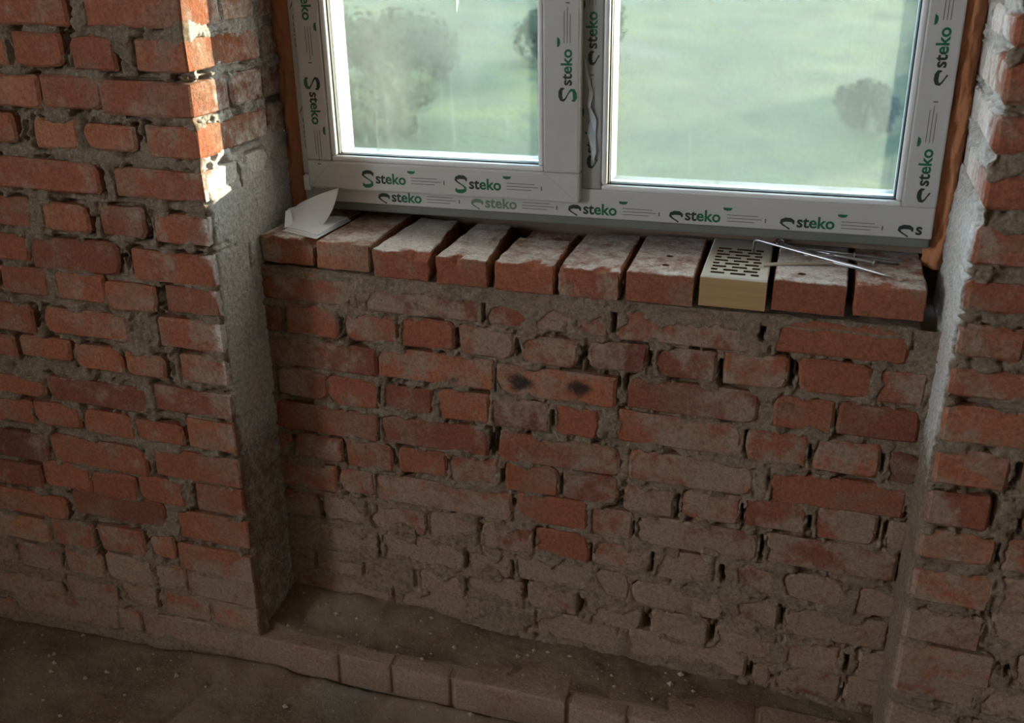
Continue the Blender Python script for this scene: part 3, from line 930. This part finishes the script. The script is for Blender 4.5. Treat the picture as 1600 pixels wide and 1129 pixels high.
def logo(me, x, z, y, parent, ang=0.0, scale=1.0, flip=1):
    o = bpy.data.objects.new('film_logo', me)
    o.location = (x - WO.x, y - .0004 - WO.y, z - WO.z)
    o.rotation_euler = (0, -math.radians(ang), 0)
    o.scale = (scale, 1, scale)
    return link(o, parent)
for x in (0.196, 0.402):
    logo(LOGO, x, -0.400, YS, sash)
for i, x in enumerate((0.220, 0.428, 0.634, 0.836, 1.045)):
    logo(LOGO_FADED if i == 1 else LOGO_HALF, x, -0.4425, YF, fr)
logo(LOGO_CUT, 1.254, -0.4425, YF, fr)
# upright lettering, reading upwards on the sash stile and the right frame member, downwards on the hinge side
for z in (-0.215, -0.011, 0.193, 0.397, 0.6, -0.419 + .03):
    if z > -.35:
        logo(LOGO, 0.655, z, YS, sash, 90, .97)
for z in (-0.172, -0.376, 0.032, 0.236, 0.44):
    logo(LOGO_HALF, 1.305, z, YF, fr, 90, .97)
for z in (-0.178, 0.027, 0.232, 0.437, 0.642):
    logo(LOGO, 0.085, z, YS, sash, -90, .97)
for z in (-0.150, -0.345, 0.06, 0.264):
    logo(LOGO_HALF, 0.697, z, YF + .003, fr, 90, .97)
for z in (-0.235, -.03, .17):
    logo(LOGO_FADED, 0.052, z, YF, fr, -90, .97)
# torn strip of film peeling from the mullion
V, F = [], []
pts = [(.668, -.135, .004), (.672, -.165, .006), (.679, -.195, .008), (.676, -.220, .006), (.684, -.245, .014), (.681, -.275, .016), (.686, -.305, .012), (.684, -.325, .004)]
for i, (x, z, w) in enumerate(pts):
    V += [(x - w / 2, YF + .001 - .003 * (i % 2), z), (x + w / 2, YF - .003 + .002 * (i % 3), z - .004)]
    if i: F.append((2 * i - 2, 2 * i - 1, 2 * i + 1, 2 * i))
M['clear_film'] = plain('peeled_film', (0.40, 0.45, 0.47), .25, spec=.6)
mesh_obj('torn_film', V, F, M['clear_film'], fr, origin=tuple(WO))

# expanding foam between frame and brickwork
def foam(x0, x1, seed):
    T, Z = np.meshgrid(np.linspace(0, 1, 22), np.linspace(-0.50, 0.90, 420))
    n = fbm(T * .3, Z, 14, 4, seed); n2 = fbm(T * 2, Z, 40, 3, seed + 5)
    a = np.pi * T
    w = (x1 - x0) / 2 * (1.0 + .25 * (n - .5))
    x = (x0 + x1) / 2 - np.cos(a) * w + .008 * (n2 - .5)
    y = YF + .045 - np.sin(a) * (.030 + .030 * (n - .4)) + .010 * (n2 - .5)
    return grid_obj('mounting_foam', np.stack([x - WO.x, y - WO.y, Z - WO.z], -1), M['foam'], win)
foam(-0.006, 0.056, 800)
foam(1.308, 1.352, 830)

# ------------------------------------------------------------------ loose bricks laid as a sill
def plan(q, u, v):
    (a, b, c, d) = q     # front-left, front-right, back-right, back-left
    x = (a[0] * (1 - u) + b[0] * u) * (1 - v) + (d[0] * (1 - u) + c[0] * u) * v
    y = (a[1] * (1 - u) + b[1] * u) * (1 - v) + (d[1] * (1 - u) + c[1] * u) * v
    return x, y
def finish_sill(o, org, ztop, tn, front, white, mat):
    me = o.data
    co = np.empty(len(me.vertices) * 3, np.float32)
    me.vertices.foreach_get('co', co)
    co = co.reshape(-1, 3)
    z = co[:, 2] + org[2]
    topm = sstep(z, ztop - .004, ztop - .0015)
    set_data(me, np.stack([np.full(len(z), tn), front * (1 - topm) + .25 * topm, 0 * z, topm * (white + .08)], -1))  # tops whitened: pale dust plus skylight painted into the colour
def sill_brick(q, ztop, tn, white, rough, label, front_dust=.2, mat=None):
    z0 = ztop - 0.058
    bm = bm_box(bmesh.new(), 0, 1, 0, 1, 0, 1)
    for ax, cuts in ((0, 7), (1, 8), (2, 3)):
        es = [e for e in bm.edges if abs(e.verts[0].co[ax] - e.verts[1].co[ax]) > .3]
        bmesh.ops.subdivide_edges(bm, edges=es, cuts=cuts, use_grid_fill=True)
    org = Vector((*plan(q, .5, .5), z0))
    for v in bm.verts:
        u, w, t = v.co
        x, y = plan(q, u, w)
        v.co = Vector((x, y, z0 + t * (ztop - z0)))
    bmesh.ops.bevel(bm, geom=[e for e in bm.edges if e.calc_face_angle(0) > 1], offset=.0032, segments=1, affect='EDGES', profile=.5)
    yf = min(q[0][1], q[1][1])
    sd = random.randint(0, 999)
    for v in bm.verts:
        j = .0008 + .0006 * rough
        v.co += Vector((random.uniform(-j, j), random.uniform(-j, j), random.uniform(-j * .6, j * .6)))
        # chips along the front top edge
        e = max(0, 1 - (v.co.y - yf) / .03) * max(0, 1 - (ztop - v.co.z) / .02)
        c = max(0, float(vnoise(np.array(v.co.x * 38), np.array(sd * 1.7), sd)) - .45) * 2
        v.co.z -= .010 * rough * e * c
        v.co.y += .008 * rough * e * c
    bmesh.ops.recalc_face_normals(bm, faces=bm.faces)
    o = bm_obj('sill_brick', bm, mat or M['brick'], None, org)
    finish_sill(o, org, ztop, tn, front_dust, white, mat)
    return tag(o, label, 'brick', 'loose bricks of the window sill')
def holed_brick(q, ztop, tn, white, holes, label, mat=None, front_dust=.15, depth=.045):
    z0 = ztop - 0.058
    org = Vector((*plan(q, .5, .5), z0))
    us = sorted({0, .025, .975, 1} | {round(h[i], 4) for h in holes for i in (0, 1)})
    vs = sorted({0, .012, .988, 1} | {round(h[i], 4) for h in holes for i in (2, 3)})
    V, F, idx, MI = [], [], {}, []
    def vid(u, v, z, key=None):
        k = (round(u, 5), round(v, 5), round(z, 5))
        if k not in idx:
            idx[k] = len(V)
            x, y = plan(q, u, v)
            V.append((x, y, z))
        return idx[k]
    def zt(u, v):
        return ztop - (.0025 if u in (0, 1) or v in (0, 1) else 0)
    for i in range(len(us) - 1):
        for j in range(len(vs) - 1):
            u0, u1, v0, v1 = us[i], us[i + 1], vs[j], vs[j + 1]
            um, vm = (u0 + u1) / 2, (v0 + v1) / 2
            h = [h for h in holes if h[0] - 1e-3 < um < h[1] + 1e-3 and h[2] - 1e-3 < vm < h[3] + 1e-3]
            ring = [(u0, v0), (u1, v0), (u1, v1), (u0, v1)]
            if not h:
                F.append(tuple(vid(a, b, zt(a, b)) for a, b in ring)); MI.append(0)
            elif h[0][4] == 'slot':
                for a, b in zip(ring, ring[1:] + ring[:1]):
                    F.append((vid(*a, ztop), vid(*b, ztop), vid(*b, ztop - depth), vid(*a, ztop - depth))); MI.append(1)
                F.append(tuple(vid(a, b, ztop - depth) for a, b in ring)); MI.append(1)
            else:
                sq = [(u0, v0), (um, v0), (u1, v0), (u1, vm), (u1, v1), (um, v1), (u0, v1), (u0, vm)]
                oc = [(um + (a - um) * (.62 if a != um and b != vm else .9), vm + (b - vm) * (.62 if a != um and b != vm else .9)) for a, b in sq]
                for a in range(8):
                    b = (a + 1) % 8
                    F.append((vid(*sq[a], ztop), vid(*sq[b], ztop), vid(*oc[b], ztop), vid(*oc[a], ztop))); MI.append(0)
                    F.append((vid(*oc[a], ztop), vid(*oc[b], ztop), vid(*oc[b], ztop - depth), vid(*oc[a], ztop - depth))); MI.append(1)
                F.append(tuple(vid(*p, ztop - depth) for p in oc)); MI.append(1)
    zs = [z0] + [ztop - .0025]
    for (p, r) in (((0, 0), (1, 0)), ((1, 0), (1, 1)), ((1, 1), (0, 1)), ((0, 1), (0, 0))):
        b = len(V)
        n = 6
        for zz in (z0, z0 + .03, ztop - .006, ztop - .0025):
            for i in range(n + 1):
                t = i / n
                x, y = plan(q, p[0] + (r[0] - p[0]) * t, p[1] + (r[1] - p[1]) * t)
                V.append((x, y, zz))
        for k in range(3):
            for i in range(n):
                a = b + k * (n + 1) + i
                F.append((a, a + 1, a + n + 2, a + n + 1)); MI.append(0)
    F.append((vid(0, 0, z0), vid(0, 1, z0), vid(1, 1, z0), vid(1, 0, z0))); MI.append(0)
    o = mesh_obj('sill_brick', V, F, mat or M['brick'], None, origin=tuple(org))
    o.data.materials.append(M['hole'])
    o.data.polygons.foreach_set('material_index', MI)
    finish_sill(o, org, ztop, tn, front_dust, white, mat)
    return tag(o, label, 'brick', 'loose bricks of the window sill')
def quad(x0, x1, y0, y1, bx0=None, bx1=None):
    return ((x0, y0), (x1, y0), (bx1 if bx1 is not None else x1, y1), (bx0 if bx0 is not None else x0, y1))
def yellow_material():
    b = NB('yellow_facing_brick')
    tint_, dust, soot, wash_skylight = b.attr('data')
    line = b.noise(26, 3, .6, b.scaled((.25, .25, 6)))
    col = b.mix(line, (0.30, 0.185, 0.085), (0.43, 0.285, 0.145))
    col = b.mix(b.step(wash_skylight, .2, .6), col, b.mix(b.noise(60, 3), (.62, .60, .53), (.50, .48, .42)))
    nm = b.bump(line, .35, .004)
    return b.principled(col, .93, nm, spec=.15)
M['yellow_brick'] = yellow_material()
sill_brick(quad(.011, .134, .160, .405, .018, .136), -.4845, .50, .50, 2.2, 'sill brick with a broken bright red front face, under the folded papers', .45)
sill_brick(quad(.143, .263, .154, .400, .150, .256), -.4850, .72, .50, .5, 'neat pinkish sill brick with a thin crack down its front, partly under the folded papers', .35)
sill_brick(quad(.271, .392, .148, .395, .276, .366), -.4890, .40, .68, 1.6, 'sill brick with a bright white smear on its front top edge', .25)
sill_brick(quad(.408, .516, .147, .395, .410, .488), -.4905, .42, .58, 1.5, 'sill brick with a speckled top between the white-smeared brick and the short broken brick', .25)
sill_brick(quad(.529, .648, .146, .318, .527, .640), -.4910, .50, .50, 1.8, 'short broken sill brick with a low fragment lying behind it', .2)
sill_brick(quad(.532, .636, .330, .400), -.4990, .35, .40, 2.0, 'low brick fragment pushed under the window frame behind the short sill brick', .3)
sill_brick(quad(.658, .774, .146, .395, .655, .770), -.4895, .42, .52, 1.9, 'sill brick with a ragged grey-brown front between the short brick and the two-hole brick', .5)
holed_brick(quad(.787, .911, .148, .395, .781, .905), -.4860, .40, .50, [(.46, .59, .42, .485, 'round'), (.46, .59, .19, .25, 'round')], 'sill brick with two small round holes in its top')
holes = []
for r in range(9):
    v = .075 + r * .0775
    for (a, b) in (((.13, .34), (.43, .66), (.74, .86)) if r % 2 == 0 else ((.12, .22), (.31, .53), (.62, .83))):
        holes.append((a, b, v, v + .044, 'slot'))
holed_brick(quad(.922, 1.041, .152, .400, .918, 1.036), -.4825, .5, .9, holes, 'yellow facing brick perforated with rows of narrow slots', M['yellow_brick'])
holed_brick(quad(1.052, 1.177, .156, .402, 1.048, 1.180), -.4790, .34, .56, [(.30, .44, .14, .205, 'round')], 'deep red sill brick with one round hole in its top, beside the yellow brick', front_dust=.0)
sill_brick(quad(1.191, 1.309, .156, .402, 1.190, 1.306), -.4760, .42, .45, .9, 'end sill brick, half red half brown in front, beside the white smeared reveal', .38)

# ------------------------------------------------------------------ folded papers
po = (0.10, 0.23, -0.4835)
paper = empty('folded_paper', po)
tag(paper, 'folded white papers, one leaf standing up, lying on the sill bricks by the pier', 'paper')
def sheet(name, pts, t, parent):
    n = len(pts)
    V = [(p[0], p[1], p[2]) for p in pts] + [(p[0], p[1], p[2] + t) for p in pts]
    F = [tuple(range(n))[::-1], tuple(range(n, 2 * n))] + [(i, (i + 1) % n, n + (i + 1) % n, n + i) for i in range(n)]
    return mesh_obj(name, V, F, M['paper'], parent, origin=po)
z = -.4832
sheet('folded_sheet', [(.046, .194, z), (.143, .161, z), (.148, .311, z), (.080, .318, z)], .0018, paper)
sheet('folded_sheet', [(.050, .200, z + .0022), (.139, .168, z + .0022), (.146, .306, z + .0045), (.084, .312, z + .0035)], .0016, paper)
sheet('folded_sheet', [(.054, .208, z + .0048), (.100, .190, z + .0045), (.140, .172, z + .0045), (.145, .300, z + .0085), (.115, .304, z + .008)], .0014, paper)
U, W = np.meshgrid(np.linspace(0, 1, 15), np.linspace(0, 1, 9))
def curve(pts, u):
    p = np.array(pts); t = np.linspace(0, 1, len(p))
    return np.stack([np.interp(u, t, p[:, i]) for i in range(3)], -1)
lowc = [(.050, .204, -.477), (.070, .200, -.4765), (.095, .203, -.4765), (.118, .240, -.4755)]
topc = [(.034, .246, -.449), (.052, .250, -.444), (.060, .250, -.437), (.080, .252, -.427), (.112, .255, -.413), (.151, .258, -.399)]
P = curve(lowc, U) * (1 - W[..., None]) + curve(topc, U) * W[..., None]
P[..., 1] += .010 * np.sin(np.pi * W) * (1 - .3 * U)
P[..., 2] -= .007 * np.sin(np.pi * W)
P2 = np.concatenate([P, (P + np.array((.0006, .0008, 0)))[::-1]], 0)
o = grid_obj('standing_leaf', P2 - np.array(po), M['paper'], paper)
lowc = [(.048, .202, -.4775), (.052, .210, -.477), (.058, .222, -.477)]
topc = [(.034, .236, -.452), (.036, .240, -.451), (.040, .246, -.449)]
U2, W2 = U[:, :5] / U[:, 4:5], W[:, :5]
P = curve(lowc, U2) * (1 - W2[..., None]) + curve(topc, U2) * W2[..., None]
P2 = np.concatenate([P, (P + np.array((-.0006, .0004, 0)))[::-1]], 0)
grid_obj('standing_leaf', P2 - np.array(po), M['paper'], paper)

# ------------------------------------------------------------------ steel rods and nails
def tube(bm, pts, rad, seg=8):
    pts = [Vector(p) for p in pts]
    rads = rad if isinstance(rad, (list, tuple)) else [rad] * len(pts)
    rings = []
    for i, p in enumerate(pts):
        d = (pts[min(i + 1, len(pts) - 1)] - pts[max(i - 1, 0)]).normalized()
        a = d.cross(Vector((0.13, 0.2, 1))).normalized()
        b = d.cross(a).normalized()
        rings.append([bm.verts.new(p + (a * math.cos(2 * math.pi * k / seg) + b * math.sin(2 * math.pi * k / seg)) * rads[i]) for k in range(seg)])
    for r, s in zip(rings, rings[1:]):
        for k in range(seg):
            bm.faces.new((r[k], r[(k + 1) % seg], s[(k + 1) % seg], s[k]))
    bm.faces.new(rings[0][::-1]); bm.faces.new(rings[-1])
    return bm
def rod(name, pts, rad, mat, label, cat='rod', seg=8):
    bm = tube(bmesh.new(), pts, rad, seg)
    org = Vector(pts[0])
    return tag(bm_obj(name, bm, mat, None, org, True), label, cat, 'steel odds and ends on the sill')
HZ = -.4790
rod('hooked_rod', [(1.002, .312, -.4815), (1.002, .313, -.462), (1.0025, .313, -.4575), (1.006, .3115, -.4550), (1.011, .309, -.4547), (1.10, .269, -.4610), (1.20, .224, -.4670), (1.238, .207, -.4700), (1.256, .199, -.4715)], [.0028] * 7 + [.0026, .0006], M['steel'], 'thin steel rod with its end bent down into a hook, standing on the yellow brick', 'rod')
# rod with an eye at one end
pts = [(1.246, .212, -.4735), (1.15, .262, -.4718), (1.06, .330, -.4640)]
for a in range(0, 300, 30):
    t = math.radians(a - 20)
    pts.append((1.050 + .008 * math.cos(t), .338 + .005 * math.sin(t), -.463 + .0035 * math.sin(t)))
rod('eyed_rod', pts, .0024, M['steel'], 'steel rod with a small loop at its end, under the hooked rod', 'rod')
rod('thin_wire', [(1.078, .345, -.4735), (1.18, .330, -.4735), (1.274, .312, -.4735)], .0019, M['steel'], 'thin straight wire running under the window frame towards the end brick', 'wire')
rod('thin_wire', [(1.080, .330, -.4740), (1.17, .308, -.4738), (1.266, .290, -.4738)], .0019, M['dark_steel'], 'thin darker wire beside the nail, its end on the end brick', 'wire')
rod('dusty_bar', [(1.028, .233, -.4782), (1.085, .246, -.4755), (1.142, .262, -.4740), (1.175, .262, -.4735)], .0036, M['rusty'], 'dull dusty steel bar reaching from the yellow brick over the gap', 'bar')
def nail(p, q, label):
    p, q = Vector(p), Vector(q)
    d = (q - p).normalized()
    e = empty('nail', p)
    tag(e, label, 'nail', 'steel odds and ends on the sill')
    bm_obj('shank', tube(bmesh.new(), [p, p + d * .012, q], [.0008, .0032, .0034], 10), M['steel'], e, p, True)
    bm_obj('nail_head', tube(bmesh.new(), [q - d * .0005, q + d * .0022], .0070, 12), M['steel'], e, p)
    return e
nail((1.112, .322, -.4700), (1.222, .270, -.4695), 'bright steel nail with a round flat head, lying among the rods')
nail((1.095, .300, -.4745), (1.186, .304, -.4690), 'bright steel nail crossing over the thin wires, its head next to the other nail')

# small lumps of mortar on the end brick
for (x, y, r, l) in ((1.264, .197, .0045, 'small white lump of mortar on the end sill brick by the rod tips'), (1.296, .215, .0065, 'grey lump of mortar near the outer edge of the end sill brick')):
    bm = bmesh.new()
    bmesh.ops.create_icosphere(bm, subdivisions=2, radius=r)
    for v in bm.verts:
        v.co = Vector((v.co.x * 1.2 * random.uniform(.8, 1.2), v.co.y * random.uniform(.8, 1.2), v.co.z * .7 * random.uniform(.8, 1.2)))
        v.co += Vector((x, y, -.476 + r * .6))
    tag(bm_obj('mortar_lump', bm, M['crumb'], None, (x, y, -.476)), l, 'mortar')

# ------------------------------------------------------------------ outside: a green slope with bushes
def meadow_material():
    b = NB('meadow_grass')
    n = b.noise(0.11, 4, 0.6)
    col = b.mix(b.step(n, .35, .65), (0.0125, 0.023, 0.0050), (0.036, 0.042, 0.0080))
    col = b.mix(b.step(b.noise(0.42, 6, .72), .44, .62, 0, .85), col, (0.0075, 0.0135, 0.0055))
    col = b.mix(b.step(b.noise(0.06, 3, .5), .55, .68, 0, .7), col, (0.032, 0.033, 0.026))
    return b.principled(col, .95, b.bump(b.noise(2.5, 5, .7), .8, .5), spec=.1)
M['meadow'] = meadow_material()
X, Y = np.meshgrid(np.linspace(-90, 90, 150), np.linspace(3, 190, 150))
Z = -9.5 + .058 * np.clip(Y - 22, 0, 999) + 2.2 * (fbm(X, Y, .035, 4, 900) - .5) + .5 * (fbm(X, Y, .3, 3, 910) - .5)
g = grid_obj('meadow', np.stack([X, Y, Z], -1), M['meadow'])
tag(g, 'green overgrown slope seen through the dirty panes', kind='structure')
def terrain(x, y):
    i = min(max(int((x + 90) / 180 * 149), 0), 149); j = min(max(int((y - 3) / 187 * 149), 0), 149)
    return Z[j, i]
def bush(x, y, r, h, c, label, seed):
    random.seed(seed)
    zb = terrain(x, y)
    e = empty('bush', (x, y, zb))
    tag(e, label, 'bush', 'bushes on the slope outside')
    b = NB('bush_leaves')
    col = b.mix(b.noise(3.0, 4, .7), tuple(v * .55 for v in c), tuple(v * 1.4 for v in c))
    m = b.principled(col, .9, b.bump(b.noise(5, 5, .7), 1.0, .4), spec=.1)
    clumps = [(r * math.sqrt(random.random()) * .8, random.uniform(0, 6.28), h * random.uniform(.2, .85), r * random.uniform(.25, .45)) for k in range(22)]
    V, F = [], []
    for k in range(2600):
        q, a, cz, rr = random.choice(clumps)
        n = Vector((random.gauss(0, 1), random.gauss(0, 1), random.gauss(0, 1))).normalized()
        p = Vector((q * math.cos(a), q * math.sin(a), cz)) + n * rr * random.uniform(.6, 1.05)
        t = n.cross(Vector((random.gauss(0, 1), random.gauss(0, 1), random.gauss(0, 1)))).normalized()
        u = (n + .6 * Vector((random.gauss(0, 1), random.gauss(0, 1), random.gauss(0, 1)))).normalized().cross(t).normalized()
        l = r * random.uniform(.05, .10)
        b0 = len(V)
        V += [p - t * l, p + u * l * .6, p + t * l, p - u * l * .6]
        F.append((b0, b0 + 1, b0 + 2, b0 + 3))
    me = bpy.data.meshes.new('foliage')
    me.from_pydata(V, [], F)
    me.materials.append(m)
    link(bpy.data.objects.new('foliage', me), e)
    bm2 = tube(bmesh.new(), [(0, 0, -.3), (.05, .03, h * .3), (.1, -.05, h * .6)], [.16 * r, .12 * r, .06 * r], 8)
    bm_obj('trunk', bm2, M['bark'], e)
DARK, MID, PALE = (0.011, 0.0175, 0.012), (0.018, 0.030, 0.010), (0.032, 0.044, 0.009)
bush(2.6, 47, 1.5, 2.4, DARK, 'dark green bush seen through the fixed pane', 1)
bush(6.9, 50, 1.9, 2.6, PALE, 'yellow-green bush beside the dark bush on the slope', 2)
for (x, y, r, h, c, lab) in (
        (-17.5, 39, 2.4, 2.6, PALE, 'pale yellow-green bush standing lowest on the slope, behind the opening sash'),
        (-22, 50, 3.4, 3.6, MID, 'broad mid green bush behind the pale yellow-green bush'),
        (-14, 58, 3.2, 3.4, MID, 'mid green bush half hidden by the stile of the opening sash'),
        (8.5, 62, 3, 3.4, PALE, 'far pale green bush high on the slope beyond the dark bush')):
    bush(x, y, r, h, c, lab, int(y))
